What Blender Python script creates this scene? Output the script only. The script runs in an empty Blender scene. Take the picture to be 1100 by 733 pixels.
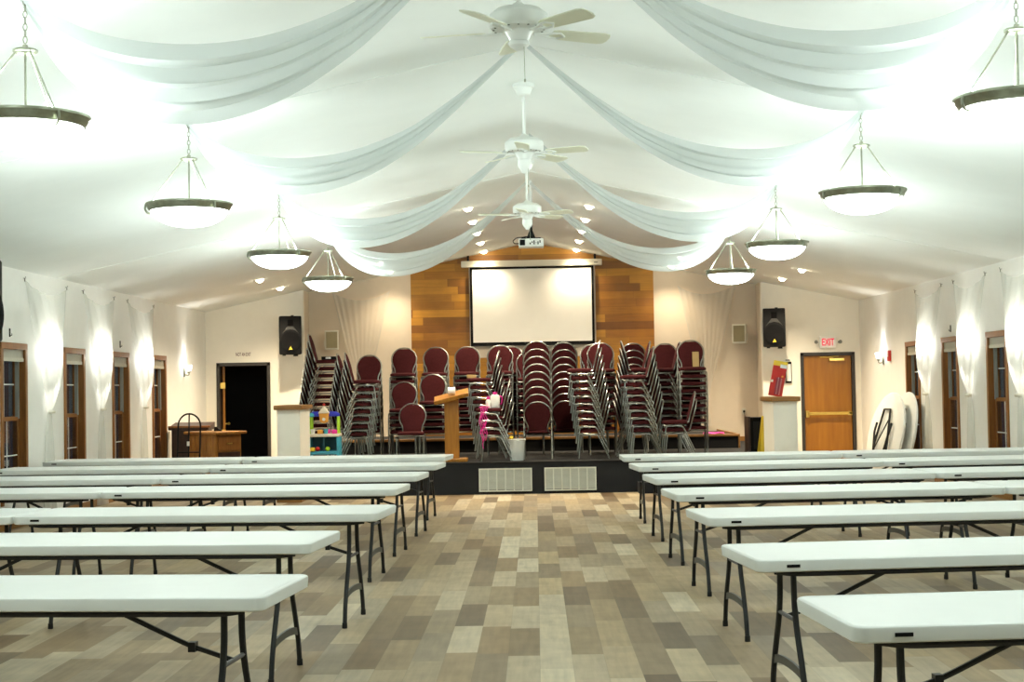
import bpy, math, random
from mathutils import Vector, Matrix
random.seed(7)
PI = math.pi
SC = bpy.context.scene
COL = SC.collection
sin, cos, R = math.sin, math.cos, math.radians

# ------------------------------------------------------------------ materials
def newmat(name):
    m = bpy.data.materials.new(name); m.use_nodes = True
    nt = m.node_tree; nt.nodes.clear()
    out = nt.nodes.new('ShaderNodeOutputMaterial')
    return m, nt, out

def mat(name, col, rough=.6, metal=0., bump=0., bscale=60., var=.06, vscale=6., spec=.5):
    """principled with a little procedural variation of tone and an optional bump"""
    m, nt, out = newmat(name)
    b = nt.nodes.new('ShaderNodeBsdfPrincipled')
    nt.links.new(b.outputs[0], out.inputs[0])
    tc = nt.nodes.new('ShaderNodeTexCoord')
    n = nt.nodes.new('ShaderNodeTexNoise'); n.inputs['Scale'].default_value = vscale
    n.inputs['Detail'].default_value = 3
    nt.links.new(tc.outputs['Object'], n.inputs['Vector'])
    r = nt.nodes.new('ShaderNodeValToRGB')
    r.color_ramp.elements[0].position = .3; r.color_ramp.elements[1].position = .7
    r.color_ramp.elements[0].color = [c*(1-var) for c in col]+[1]
    r.color_ramp.elements[1].color = [min(1, c*(1+var)) for c in col]+[1]
    nt.links.new(n.outputs['Fac'], r.inputs['Fac'])
    nt.links.new(r.outputs[0], b.inputs['Base Color'])
    b.inputs['Roughness'].default_value = rough; b.inputs['Metallic'].default_value = metal
    b.inputs['Specular IOR Level'].default_value = spec
    if bump:
        n2 = nt.nodes.new('ShaderNodeTexNoise'); n2.inputs['Scale'].default_value = bscale
        nt.links.new(tc.outputs['Object'], n2.inputs['Vector'])
        bp = nt.nodes.new('ShaderNodeBump'); bp.inputs['Strength'].default_value = bump
        nt.links.new(n2.outputs['Fac'], bp.inputs['Height'])
        nt.links.new(bp.outputs[0], b.inputs['Normal'])
    return m

def emit(name, col, strength):
    m, nt, out = newmat(name)
    e = nt.nodes.new('ShaderNodeEmission')
    e.inputs[0].default_value = (*col, 1); e.inputs[1].default_value = strength
    nt.links.new(e.outputs[0], out.inputs[0])
    return m

def sheer(name, col, transp, transl):
    m, nt, out = newmat(name)
    tr = nt.nodes.new('ShaderNodeBsdfTransparent')
    d = nt.nodes.new('ShaderNodeBsdfDiffuse'); d.inputs[0].default_value = (*col, 1)
    t = nt.nodes.new('ShaderNodeBsdfTranslucent'); t.inputs[0].default_value = (*col, 1)
    m1 = nt.nodes.new('ShaderNodeMixShader'); m1.inputs[0].default_value = transl
    nt.links.new(d.outputs[0], m1.inputs[1]); nt.links.new(t.outputs[0], m1.inputs[2])
    m2 = nt.nodes.new('ShaderNodeMixShader'); m2.inputs[0].default_value = transp
    nt.links.new(m1.outputs[0], m2.inputs[1]); nt.links.new(tr.outputs[0], m2.inputs[2])
    nt.links.new(m2.outputs[0], out.inputs[0])
    return m

def planks(name, axis_u, axis_v, w, L, cols, rough, grain=.12, gap=.004, bump=.15):
    """boards: rows of width w stacked along axis_v, length L along axis_u, random tone per board"""
    m, nt, out = newmat(name)
    N = nt.nodes.new; K = nt.links.new
    b = N('ShaderNodeBsdfPrincipled'); K(b.outputs[0], out.inputs[0])
    geo = N('ShaderNodeNewGeometry'); sp = N('ShaderNodeSeparateXYZ'); K(geo.outputs['Position'], sp.inputs[0])
    def math_(op, a, c=None):
        n = N('ShaderNodeMath'); n.operation = op
        for i, q in enumerate((a, c)):
            if q is None: continue
            if isinstance(q, (int, float)): n.inputs[i].default_value = q
            else: K(q, n.inputs[i])
        return n.outputs[0]
    u, v = sp.outputs[axis_u], sp.outputs[axis_v]
    vr = math_('DIVIDE', v, w); row = math_('FLOOR', vr)
    wn = N('ShaderNodeTexWhiteNoise'); wn.noise_dimensions = '1D'; K(row, wn.inputs['W'])
    us = math_('ADD', math_('DIVIDE', u, L), wn.outputs['Value']); cell = math_('FLOOR', us)
    cb = N('ShaderNodeCombineXYZ'); K(row, cb.inputs[0]); K(cell, cb.inputs[1])
    w2 = N('ShaderNodeTexWhiteNoise'); w2.noise_dimensions = '2D'; K(cb.outputs[0], w2.inputs['Vector'])
    rp = N('ShaderNodeValToRGB'); rp.color_ramp.interpolation = 'LINEAR'
    els = rp.color_ramp.elements
    while len(els) < len(cols): els.new(.5)
    for i, c in enumerate(cols):
        els[i].position = i/(len(cols)-1); els[i].color = (*c, 1)
    K(w2.outputs['Value'], rp.inputs[0])
    # grain stretched along the board
    gm = N('ShaderNodeCombineXYZ')
    K(math_('MULTIPLY', u, 2.2), gm.inputs[0]); K(math_('MULTIPLY', v, 26.), gm.inputs[1])
    K(math_('MULTIPLY', w2.outputs['Value'], 37.), gm.inputs[2])
    ns = N('ShaderNodeTexNoise'); ns.inputs['Scale'].default_value = 1.; ns.inputs['Detail'].default_value = 6
    K(gm.outputs[0], ns.inputs['Vector'])
    n3 = N('ShaderNodeTexNoise'); n3.inputs['Scale'].default_value = 5.; n3.inputs['Detail'].default_value = 5
    K(geo.outputs['Position'], n3.inputs['Vector'])
    gsum = math_('ADD', math_('MULTIPLY', ns.outputs['Fac'], grain*2), math_('MULTIPLY', n3.outputs['Fac'], grain*1.6))
    fac = math_('ADD', gsum, 1-grain*1.8)
    mx = N('ShaderNodeVectorMath'); mx.operation = 'SCALE'; K(rp.outputs[0], mx.inputs[0]); K(fac, mx.inputs['Scale'])
    # thin joint lines
    fv = math_('FRACT', vr); fu = math_('FRACT', us)
    ev = math_('MINIMUM', fv, math_('SUBTRACT', 1, fv)); eu = math_('MINIMUM', fu, math_('SUBTRACT', 1, fu))
    jv = math_('LESS_THAN', ev, gap/w); ju = math_('LESS_THAN', eu, gap/L)
    j = math_('MAXIMUM', jv, ju)
    sc = N('ShaderNodeVectorMath'); sc.operation = 'SCALE'; K(mx.outputs[0], sc.inputs[0])
    K(math_('SUBTRACT', 1, math_('MULTIPLY', j, .22)), sc.inputs['Scale'])
    K(sc.outputs[0], b.inputs['Base Color'])
    b.inputs['Roughness'].default_value = rough
    bp = N('ShaderNodeBump'); bp.inputs['Strength'].default_value = bump; bp.inputs['Distance'].default_value = .01
    K(ns.outputs['Fac'], bp.inputs['Height']); K(bp.outputs[0], b.inputs['Normal'])
    return m

def woodgrain(name, c0, c1, rough=.45, sx=3., sz=30., axis='z'):
    m, nt, out = newmat(name); N = nt.nodes.new; K = nt.links.new
    b = N('ShaderNodeBsdfPrincipled'); K(b.outputs[0], out.inputs[0])
    tc = N('ShaderNodeTexCoord'); mp = N('ShaderNodeMapping'); K(tc.outputs['Object'], mp.inputs[0])
    mp.inputs['Scale'].default_value = (sz, sz, sx) if axis == 'z' else (sx, sz, sz)
    ns = N('ShaderNodeTexNoise'); ns.inputs['Scale'].default_value = 1; ns.inputs['Detail'].default_value = 5
    K(mp.outputs[0], ns.inputs['Vector'])
    r = N('ShaderNodeValToRGB'); r.color_ramp.elements[0].position = .3; r.color_ramp.elements[1].position = .7
    r.color_ramp.elements[0].color = (*c0, 1); r.color_ramp.elements[1].color = (*c1, 1)
    K(ns.outputs['Fac'], r.inputs[0]); K(r.outputs[0], b.inputs['Base Color'])
    b.inputs['Roughness'].default_value = rough
    return m

M = {}
M['wall'] = mat('wall_paint', (.88, .85, .76), .85, bump=.05, bscale=120, var=.015)
M['wall_side'] = mat('side_wall_paint', (.90, .91, .88), .85, bump=.05, bscale=120, var=.015)
M['stage_wall'] = mat('stage_wall_paint', (.70, .61, .49), .85, bump=.05, bscale=120, var=.02)
M['ceiling'] = mat('ceiling_white', (.84, .88, .86), .9, bump=.04, bscale=40, var=.015, vscale=2)
M['floor'] = planks('vinyl_plank_floor', 1, 0, .182, 1.0,
    [(.115, .072, .033), (.42, .315, .175), (.19, .122, .057), (.60, .515, .365), (.27, .182, .090), (.52, .415, .262), (.15, .102, .056), (.56, .47, .32)], .5, grain=.30, gap=.0012, bump=.04)
M['wood_wall'] = planks('reclaimed_board_wall', 0, 2, .145, 1.15,
    [(.16, .056, .005), (.43, .19, .012), (.28, .108, .008), (.52, .245, .02), (.36, .148, .010), (.20, .072, .006), (.46, .21, .015)], .5, grain=.24, gap=.004, bump=.3)
M['table_white'] = mat('table_white_plastic', (.82, .85, .83), .42, bump=.12, bscale=260, var=.012)
M['table_leg'] = mat('table_leg_grey_enamel', (.018, .019, .020), .42, metal=.3, var=.1)
M['table_leg_grey'] = mat('table_strut_grey', (.085, .085, .075), .45, metal=.4, var=.1)
M['black'] = mat('black_plastic', (.005, .005, .0055), .6, var=.15, spec=.2)
M['black_matte'] = mat('black_matte', (.004, .004, .0045), .9, var=.2, spec=.15)
M['carpet'] = mat('stage_carpet_charcoal', (.006, .006, .0065), .98, bump=.6, bscale=300, var=.2, vscale=60)
M['stage_front'] = mat('stage_skirt_dark_blue_black', (.005, .0065, .009), .85, bump=.2, bscale=200, var=.12)
M['chrome'] = mat('silver_tube', (.34, .362, .34), .33, metal=.95, var=.03)
M['burgundy'] = mat('burgundy_upholstery', (.058, .0105, .0122), .9, bump=.35, bscale=350, var=.14, vscale=40, spec=.12)
M['burgundy_back'] = mat('burgundy_upholstery_rear', (.06, .009, .012), .85, bump=.3, bscale=350, var=.12, vscale=40)
M['nickel'] = mat('brushed_nickel', (.34, .36, .28), .32, metal=.9, var=.15, vscale=20)
M['bowl'] = emit('lit_frosted_glass', (.93, 1., .95), 7.)
M['fan_white'] = mat('fan_white_enamel', (.80, .83, .80), .4, var=.02)
M['fan_blade'] = mat('fan_blade_cream', (.78, .80, .66), .5, var=.03)
M['sheer'] = sheer('sheer_ceiling_voile', (.70, .75, .745), .14, .5)
M['sheer_wall'] = sheer('sheer_wall_voile', (.88, .90, .87), .38, .55)
M['sheer_stage'] = sheer('sheer_stage_voile', (.86, .82, .74), .30, .45)
M['oak'] = woodgrain('honey_oak', (.31, .12, .008), (.42, .178, .014))
M['oak_x'] = woodgrain('honey_oak_flat', (.22, .10, .022), (.32, .155, .038), axis='x')
M['trim_wood'] = woodgrain('stained_window_trim', (.22, .085, .016), (.32, .13, .027))
M['dark_wood'] = woodgrain('dark_walnut', (.022, .008, .004), (.05, .02, .008))
M['desk_wood'] = woodgrain('desk_pine', (.24, .095, .014), (.42, .19, .035), sx=2, sz=14)
M['door_wood'] = woodgrain('exit_door_veneer', (.29, .11, .006), (.37, .15, .010), sx=1.5, sz=18)
M['door_frame'] = mat('door_frame_dark_bronze', (.035, .03, .026), .5, var=.1)
M['brass'] = mat('brass_hardware', (.70, .50, .13), .3, metal=.9)
M['screen'] = mat('projection_screen', (.95, .94, .88), .8, var=.008)
M['housing'] = mat('screen_case_ivory', (.72, .68, .56), .5, var=.02)
M['grille'] = mat('vent_white_enamel', (.62, .65, .58), .5, var=.03)
M['grille_dark'] = mat('vent_recess', (.20, .21, .19), .8)
M['ivory'] = mat('ivory_plastic', (.70, .68, .58), .5, var=.03)
M['tan_mesh'] = mat('tan_grille_cloth', (.30, .26, .155), .9, bump=.3, bscale=400)
M['pa_horn'] = mat('speaker_horn', (.045, .042, .036), .38)
M['yellow'] = mat('yellow_plastic', (.75, .52, .03), .45)
M['red'] = mat('red_card', (.48, .014, .008), .5)
M['white'] = mat('white_plastic', (.82, .84, .81), .5, var=.02)
M['liner'] = mat('grey_jamb_liner', (.34, .36, .33), .5)
M['blind'] = mat('ivory_blind', (.62, .60, .50), .6, var=.04)
M['pink'] = mat('hot_pink_plastic', (.75, .03, .32), .5)
M['teal'] = mat('teal_plastic', (.05, .36, .50), .45)
M['teal_dark'] = mat('teal_plastic_shelf_back', (.018, .10, .135), .6)
M['lime'] = mat('lime_plastic', (.38, .68, .03), .45)
M['royal'] = mat('royal_blue_plastic', (.02, .03, .48), .45)
M['toy_orange'] = mat('orange_plastic', (.80, .36, .05), .5)
M['cream'] = mat('cream_plastic', (.75, .68, .55), .5)
M['card'] = mat('kraft_card', (.50, .34, .14), .8)
M['navy'] = mat('navy_print', (.03, .035, .09), .6)
M['exit_red'] = emit('exit_letter_glow', (1., .004, .075), .40)
M['exit_text'] = mat('sign_letter_crimson', (.10, .004, .02), .6)
M['lens'] = emit('downlight_lens', (1., .84, .58), 22.)
M['sconce_glass'] = emit('sconce_glass', (1., .97, .90), 5.)
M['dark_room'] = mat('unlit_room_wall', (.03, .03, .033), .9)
M['cable'] = mat('black_cable', (.015, .015, .015), .6)
M['rubber'] = mat('rubber_foot', (.015, .015, .015), .8)
m, nt, out = newmat('window_glass'); b_ = nt.nodes.new('ShaderNodeBsdfPrincipled')
b_.inputs['Base Color'].default_value = (.9, .93, .93, 1); b_.inputs['Transmission Weight'].default_value = 1
b_.inputs['Roughness'].default_value = .01; b_.inputs['IOR'].default_value = 1.45
nt.links.new(b_.outputs[0], out.inputs[0]); M['glass'] = m

# ------------------------------------------------------------------ mesh builder
class MB:
    def __init__(s): s.v = []; s.f = []
    def add(s, vs, fs):
        o = len(s.v); s.v += [tuple(p) for p in vs]; s.f += [tuple(i+o for i in q) for q in fs]; return s
    def box(s, x0, y0, z0, x1, y1, z1, mtx=None):
        vs = [Vector(p) for p in ((x0,y0,z0),(x1,y0,z0),(x1,y1,z0),(x0,y1,z0),(x0,y0,z1),(x1,y0,z1),(x1,y1,z1),(x0,y1,z1))]
        if mtx: vs = [mtx @ p for p in vs]
        return s.add(vs, [(3,2,1,0),(4,5,6,7),(0,1,5,4),(1,2,6,5),(2,3,7,6),(3,0,4,7)])
    def tube(s, pts, r, n=8, closed=False, rr=None):
        pts = [Vector(p) for p in pts]; k = len(pts); vs = []; fs = []
        prev = None
        for i, p in enumerate(pts):
            if closed: t = pts[(i+1) % k]-pts[i-1]
            else: t = pts[min(i+1, k-1)]-pts[max(i-1, 0)]
            t.normalize()
            if prev is None:
                a = Vector((0,0,1)) if abs(t.z) < .9 else Vector((1,0,0))
                nrm = t.cross(a).normalized()
            else:
                nrm = (prev - t*prev.dot(t)).normalized()
            prev = nrm; bn = t.cross(nrm)
            rad = rr[i] if rr else r
            for j in range(n):
                a = 2*PI*j/n; vs.append(p + nrm*cos(a)*rad + bn*sin(a)*rad)
        rng = k if closed else k-1
        for i in range(rng):
            for j in range(n):
                a, b = i*n+j, i*n+(j+1) % n; c, d = ((i+1) % k)*n+(j+1) % n, ((i+1) % k)*n+j
                fs.append((a, b, c, d))
        if not closed:
            fs.append(tuple(range(n))[::-1]); fs.append(tuple((k-1)*n+j for j in range(n)))
        return s.add(vs, fs)
    def lathe(s, prof, n=24, c=(0,0,0), close=False):
        """prof: (radius, z) pairs"""
        vs = []; fs = []; k = len(prof)
        for r, z in prof:
            for j in range(n):
                a = 2*PI*j/n; vs.append((c[0]+r*cos(a), c[1]+r*sin(a), c[2]+z))
        for i in range(k if close else k-1):
            i2 = (i+1) % k
            for j in range(n):
                fs.append((i*n+j, i*n+(j+1) % n, i2*n+(j+1) % n, i2*n+j))
        if not close:
            if prof[0][0] > 1e-4: fs.append(tuple(range(n))[::-1])
            if prof[-1][0] > 1e-4: fs.append(tuple((k-1)*n+j for j in range(n)))
        return s.add(vs, fs)
    def loft(s, rings, cap=True):
        n = len(rings[0]); vs = [p for r in rings for p in r]; fs = []
        for i in range(len(rings)-1):
            for j in range(n):
                fs.append((i*n+j, i*n+(j+1) % n, (i+1)*n+(j+1) % n, (i+1)*n+j))
        if cap:
            fs.append(tuple(range(n))[::-1]); fs.append(tuple((len(rings)-1)*n+j for j in range(n)))
        return s.add(vs, fs)
    def prism(s, poly, d0, d1, axis='y', mtx=None):
        """poly: 2-D points; axis y -> (x,z), x -> (y,z), z -> (x,y)"""
        def P(p, d):
            q = {'y': (p[0], d, p[1]), 'x': (d, p[0], p[1]), 'z': (p[0], p[1], d)}[axis]
            return mtx @ Vector(q) if mtx else q
        n = len(poly); vs = [P(p, d0) for p in poly]+[P(p, d1) for p in poly]
        fs = [tuple(range(n)), tuple(range(2*n-1, n-1, -1))]+[(i, i+n, (i+1) % n+n, (i+1) % n) for i in range(n)]
        return s.add(vs, fs)
    def grid(s, rows):
        n = len(rows[0]); vs = [p for r in rows for p in r]
        fs = [(i*n+j, i*n+j+1, (i+1)*n+j+1, (i+1)*n+j) for i in range(len(rows)-1) for j in range(n-1)]
        return s.add(vs, fs)
    def build(s, name, m, parent=None, bevel=0, smooth=True, loc=None, seg=2):
        me = bpy.data.meshes.new(name); me.from_pydata(s.v, [], s.f); me.update()
        import bmesh
        bm = bmesh.new(); bm.from_mesh(me); bmesh.ops.recalc_face_normals(bm, faces=bm.faces); bm.to_mesh(me); bm.free()
        if smooth:
            me.shade_smooth(); me.set_sharp_from_angle(angle=R(38))
        me.materials.append(M[m] if isinstance(m, str) else m)
        o = bpy.data.objects.new(name, me); COL.objects.link(o)
        if parent is not None: o.parent = parent
        if loc is not None: o.location = loc
        if bevel:
            b = o.modifiers.new('bevel', 'BEVEL'); b.width = bevel; b.segments = seg; b.limit_method = 'ANGLE'
        return o

def empty(name, loc=(0,0,0), rz=0, parent=None):
    o = bpy.data.objects.new(name, None); COL.objects.link(o); o.empty_display_size = .1
    o.location = loc; o.rotation_euler = (0, 0, rz)
    if parent: o.parent = parent
    return o
def tag(o, label, cat, group=None):
    o['label'] = label; o['category'] = cat
    if group: o['group'] = group
    return o
def thing(name, label, cat, loc=(0,0,0), rz=0, group=None):
    return tag(empty(name, loc, rz), label, cat, group)
def struct(o):
    o['kind'] = 'structure'; return o
KIDS = {}
def kids(o):
    return [c for c in bpy.data.objects if c.parent == o]
def dup(o, loc=None, rz=None, label=None):
    """copy of a thing with copies of its parts and sub-parts"""
    def rec(src, parent):
        if src.name not in KIDS: KIDS[src.name] = kids(src)
        c = src.copy(); COL.objects.link(c)
        if parent is not None: c.parent = parent
        for k in KIDS[src.name]: rec(k, c)
        return c
    c = rec(o, None)
    if loc is not None: c.location = loc
    if rz is not None: c.rotation_euler = (0, 0, rz)
    if label: c['label'] = label
    return c
def text_mesh(body, size, depth, name, m, parent=None, loc=(0,0,0), rot=(R(90),0,0), sx=1.0):
    cu = bpy.data.curves.new(name, 'FONT'); cu.body = body; cu.size = size; cu.extrude = depth; cu.offset = .010*size
    cu.align_x = 'CENTER'; cu.align_y = 'CENTER'
    t = bpy.data.objects.new(name, cu); COL.objects.link(t)
    bpy.context.view_layer.update()
    me = bpy.data.meshes.new_from_object(t.evaluated_get(bpy.context.evaluated_depsgraph_get()))
    bpy.data.objects.remove(t); bpy.data.curves.remove(cu)
    me.materials.clear(); me.materials.append(M[m])
    o = bpy.data.objects.new(name, me); COL.objects.link(o)
    o.parent = parent; o.location = loc; o.rotation_euler = rot; o.scale = (sx, 1, 1)
    return o
def point_light(loc, energy, col, radius, parent=None, name='lamp_light'):
    l = bpy.data.lights.new(name, 'POINT'); l.energy = energy; l.color = col; l.shadow_soft_size = radius
    o = bpy.data.objects.new(name, l); COL.objects.link(o); o.location = loc
    if parent: o.parent = parent
    return o
def spot_light(loc, rot, energy, col, angle, blend, radius, parent=None, name='spot_light'):
    l = bpy.data.lights.new(name, 'SPOT'); l.energy = energy; l.color = col; l.shadow_soft_size = radius
    l.spot_size = angle; l.spot_blend = blend
    o = bpy.data.objects.new(name, l); COL.objects.link(o); o.location = loc; o.rotation_euler = rot
    if parent: o.parent = parent
    return o
def bend(pts, r=.05, n=5):
    """round the corners of a polyline"""
    pts = [Vector(p) for p in pts]; out = [pts[0]]
    for i in range(1, len(pts)-1):
        a, b, c = pts[i-1], pts[i], pts[i+1]
        d1 = min(r, (a-b).length*.48); d2 = min(r, (c-b).length*.48)
        p0 = b+(a-b).normalized()*d1; p2 = b+(c-b).normalized()*d2
        for k in range(n+1):
            t = k/n; out.append(p0*(1-t)**2+b*2*t*(1-t)+p2*t*t)
    out.append(pts[-1]); return out
def spline(pts, n=8):
    """Catmull-Rom through points of any dimension"""
    P = [list(p) for p in pts]; P = [P[0]]+P+[P[-1]]; out = []
    for i in range(1, len(P)-2):
        for k in range(n):
            t = k/n
            out.append([.5*((2*b)+(-a+c)*t+(2*a-5*b+4*c-d)*t*t+(-a+3*b-3*c+d)*t**3) for a, b, c, d in zip(P[i-1], P[i], P[i+1], P[i+2])])
    out.append(P[-2]); return out

# ------------------------------------------------------------------ room
XL, XR, XC = -6.10, 6.00, -.05
RIDGE, SL = 4.30, .208
YB, YD, YS = -4.0, 28.4, 29.1           # rear wall, door walls, back wall of the stage recess
def zc(x): return RIDGE-SL*abs(x-XC)
AL, AR = -4.28, 4.20                     # edges of the stage recess

struct(MB().box(XL-.2, YB-.2, -.12, XR+.2, YS+3.4, 0).build('floor', 'floor'))
mb = MB()
for x0, x1 in ((XL-.2, XC), (XC, XR+.2)):
    mb.prism([(x0, zc(x0)), (x1, zc(x1)), (x1, zc(x1)+.12), (x0, zc(x0)+.12)], YB-.2, YS+.15)
struct(mb.build('ceiling', 'ceiling', smooth=False))

WIN_L = [(17.43, 18.31), (19.80, 20.68), (22.07, 22.95), (24.38, 25.26)]
WIN_R = [(19.58, 20.44), (21.85, 22.68), (24.03, 24.88)]
WZ0, WZ1 = .36, 2.15
def side_wall(name, x, out, wins, ztop):
    ys = [YB]+[q for w in wins for q in w]+[YD+.15]
    mb = MB(); a, b = sorted((x, x+out*.16))
    i = 0
    for k in range(len(ys)-1):
        y0, y1 = ys[k], ys[k+1]
        if k % 2 == 0: mb.box(a, y0, 0, b, y1, ztop)
        else:
            mb.box(a, y0, 0, b, y1, WZ0); mb.box(a, y0, WZ1, b, y1, ztop)
    return struct(mb.build(name, 'wall_side', smooth=False))
side_wall('wall_left', XL, -1, WIN_L, zc(XL))
side_wall('wall_right', XR, 1, sorted(WIN_R), zc(XR))
struct(MB().prism([(XL-.16, 0), (XR+.16, 0), (XR+.16, zc(XR)), (XC, RIDGE), (XL-.16, zc(XL))], YB-.15, YB).build('wall_rear', 'wall_side', smooth=False))
# door walls, each with a door opening, and the returns of the stage recess
DL, DR, DZ = (-5.90, -4.91), (4.90, 5.89), 2.09
def door_wall(name, x0, x1, d):
    mb = MB()
    mb.prism([(x0, 0), (d[0], 0), (d[0], DZ), (d[0], zc(d[0])), (x0, zc(x0))], YD, YD+.15)
    mb.prism([(d[1], 0), (x1, 0), (x1, zc(x1)), (d[1], zc(d[1]))], YD, YD+.15)
    mb.prism([(d[0], DZ), (d[1], DZ), (d[1], zc(d[1])), (d[0], zc(d[0]))], YD, YD+.15)
    return struct(mb.build(name, 'wall', smooth=False))
door_wall('wall_back_left', XL-.16, AL, DL)
door_wall('wall_back_right', AR, XR+.16, DR)
struct(MB().prism([(AL-.12, 0), (AL, 0), (AL, zc(AL)), (AL-.12, zc(AL-.12))], YD+.15, YS+.15).build('wall_recess_left', 'stage_wall', smooth=False))
struct(MB().prism([(AR, 0), (AR+.12, 0), (AR+.12, zc(AR+.12)), (AR, zc(AR))], YD+.15, YS+.15).build('wall_recess_right', 'stage_wall', smooth=False))
struct(MB().prism([(AL, 0), (AR, 0), (AR, zc(AR)), (XC, RIDGE), (AL, zc(AL))], YS, YS+.15).build('wall_stage', 'stage_wall', smooth=False))
# board panel on the stage wall, with a plain rectangle behind the screen
x0, x1 = -2.33, 2.27
struct(MB().prism([(x0, .457), (x1, .457), (x1, zc(x1)-.01), (XC, RIDGE-.01), (x0, zc(x0)-.01)], YS-.03, YS).build('wall_wood_panel', 'wood_wall', smooth=False))
struct(MB().box(-1.22, YS-.036, 2.12, 1.17, YS-.03, 3.85).build('wall_screen_backing', 'stage_wall', smooth=False))
# ceiling seam battens
def seam(name, y):
    mb = MB()
    for xa, xb in ((XL, XC), (XC, XR)):
        mb.prism([(xa, zc(xa)-.006), (xb, zc(xb)-.006), (xb, zc(xb)), (xa, zc(xa))], y-.018, y+.018)
    return struct(mb.build(name, 'ceiling', smooth=False))
seam('trim_1', 19.5); seam('trim_2', 12.3)
# baseboards
def bb(name, x0, y0, x1, y1, h=.10): struct(MB().box(x0, y0, 0, x1, y1, h).build(name, 'oak_x', bevel=.004))
bb('baseboard_left', XL, YB, XL+.015, YD); bb('baseboard_right', XR-.015, YB, XR, YD)
bb('baseboard_back_left', XL+.016, YD-.015, DL[0]-.07, YD); bb('baseboard_back_right', AR, YD-.015, DR[0]-.07, YD)
bb('baseboard_rear', XL+.02, YB, XR-.02, YB+.015)
struct(MB().box(2.3, YS-.015, .457, AR, YS, .55).build('baseboard_stage', 'oak_x', bevel=.004))

# dark room behind the open door
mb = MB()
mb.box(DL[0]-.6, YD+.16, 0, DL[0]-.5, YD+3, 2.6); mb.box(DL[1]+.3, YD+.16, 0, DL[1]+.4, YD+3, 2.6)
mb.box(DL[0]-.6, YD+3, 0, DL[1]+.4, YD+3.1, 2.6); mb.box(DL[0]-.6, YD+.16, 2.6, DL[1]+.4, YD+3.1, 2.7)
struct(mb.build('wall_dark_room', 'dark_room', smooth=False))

# doors
def door_frame(parent, d):
    mb = MB()
    mb.box(d[0]-.005, YD-.02, 0, d[0]+.055, YD+.15, DZ); mb.box(d[1]-.055, YD-.02, 0, d[1]+.005, YD+.15, DZ)
    mb.box(d[0]-.005, YD-.02, DZ-.055, d[1]+.005, YD+.15, DZ+.005)
    mb.build('door_frame', 'door_frame', parent, bevel=.004)
d1 = struct(empty('door_1')); door_frame(d1, DR)
leaf = MB().box(DR[0]+.06, YD+.03, .01, DR[1]-.06, YD+.075, DZ-.06).build('door_leaf', 'door_wood', d1, bevel=.003)
MB().box(DR[0]+.10, YD-.055, .94, DR[1]-.07, YD-.03, .995).box(DR[0]+.07, YD-.055, .90, DR[0]+.13, YD+.03, 1.02).box(DR[1]-.14, YD-.055, .93, DR[1]-.07, YD+.03, 1.0).build('push_bar', 'brass', d1, bevel=.006)
MB().box(DR[0]+.52, YD-.04, 1.93, DR[0]+.80, YD+.03, 1.985).build('door_closer', 'brass', d1, bevel=.008)
MB().tube(bend([(DR[0]+.60, YD-.02, 1.99), (DR[0]+.33, YD-.11, 2.005), (DR[0]+.70, YD-.0, 2.02)], .02), .008).build('closer_arm', 'brass', d1)
d2 = struct(empty('door_2')); door_frame(d2, DL)
lm = Matrix.Translation((DL[0]+.10, YD+.16, 0)) @ Matrix.Rotation(R(11.6), 4, 'Z')
MB().box(-.025, 0, .01, .02, .86, DZ-.06, lm).build('door_leaf', 'door_wood', d2, bevel=.003)
for z in (.75, 1.62):
    MB().box(DL[0]+.056, YD+.03, z, DL[0]+.15, YD+.034, z+.11).build('hinge', 'brass', d2)
MB().tube([lm @ Vector((.02, .78, .95)), lm @ Vector((.07, .78, .95))], .014).lathe([(0, -.03), (.024, -.02), (.03, 0), (.024, .02), (0, .03)], 12, tuple(lm @ Vector((.085, .78, .95)))).build('door_knob', 'brass', d2)

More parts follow.
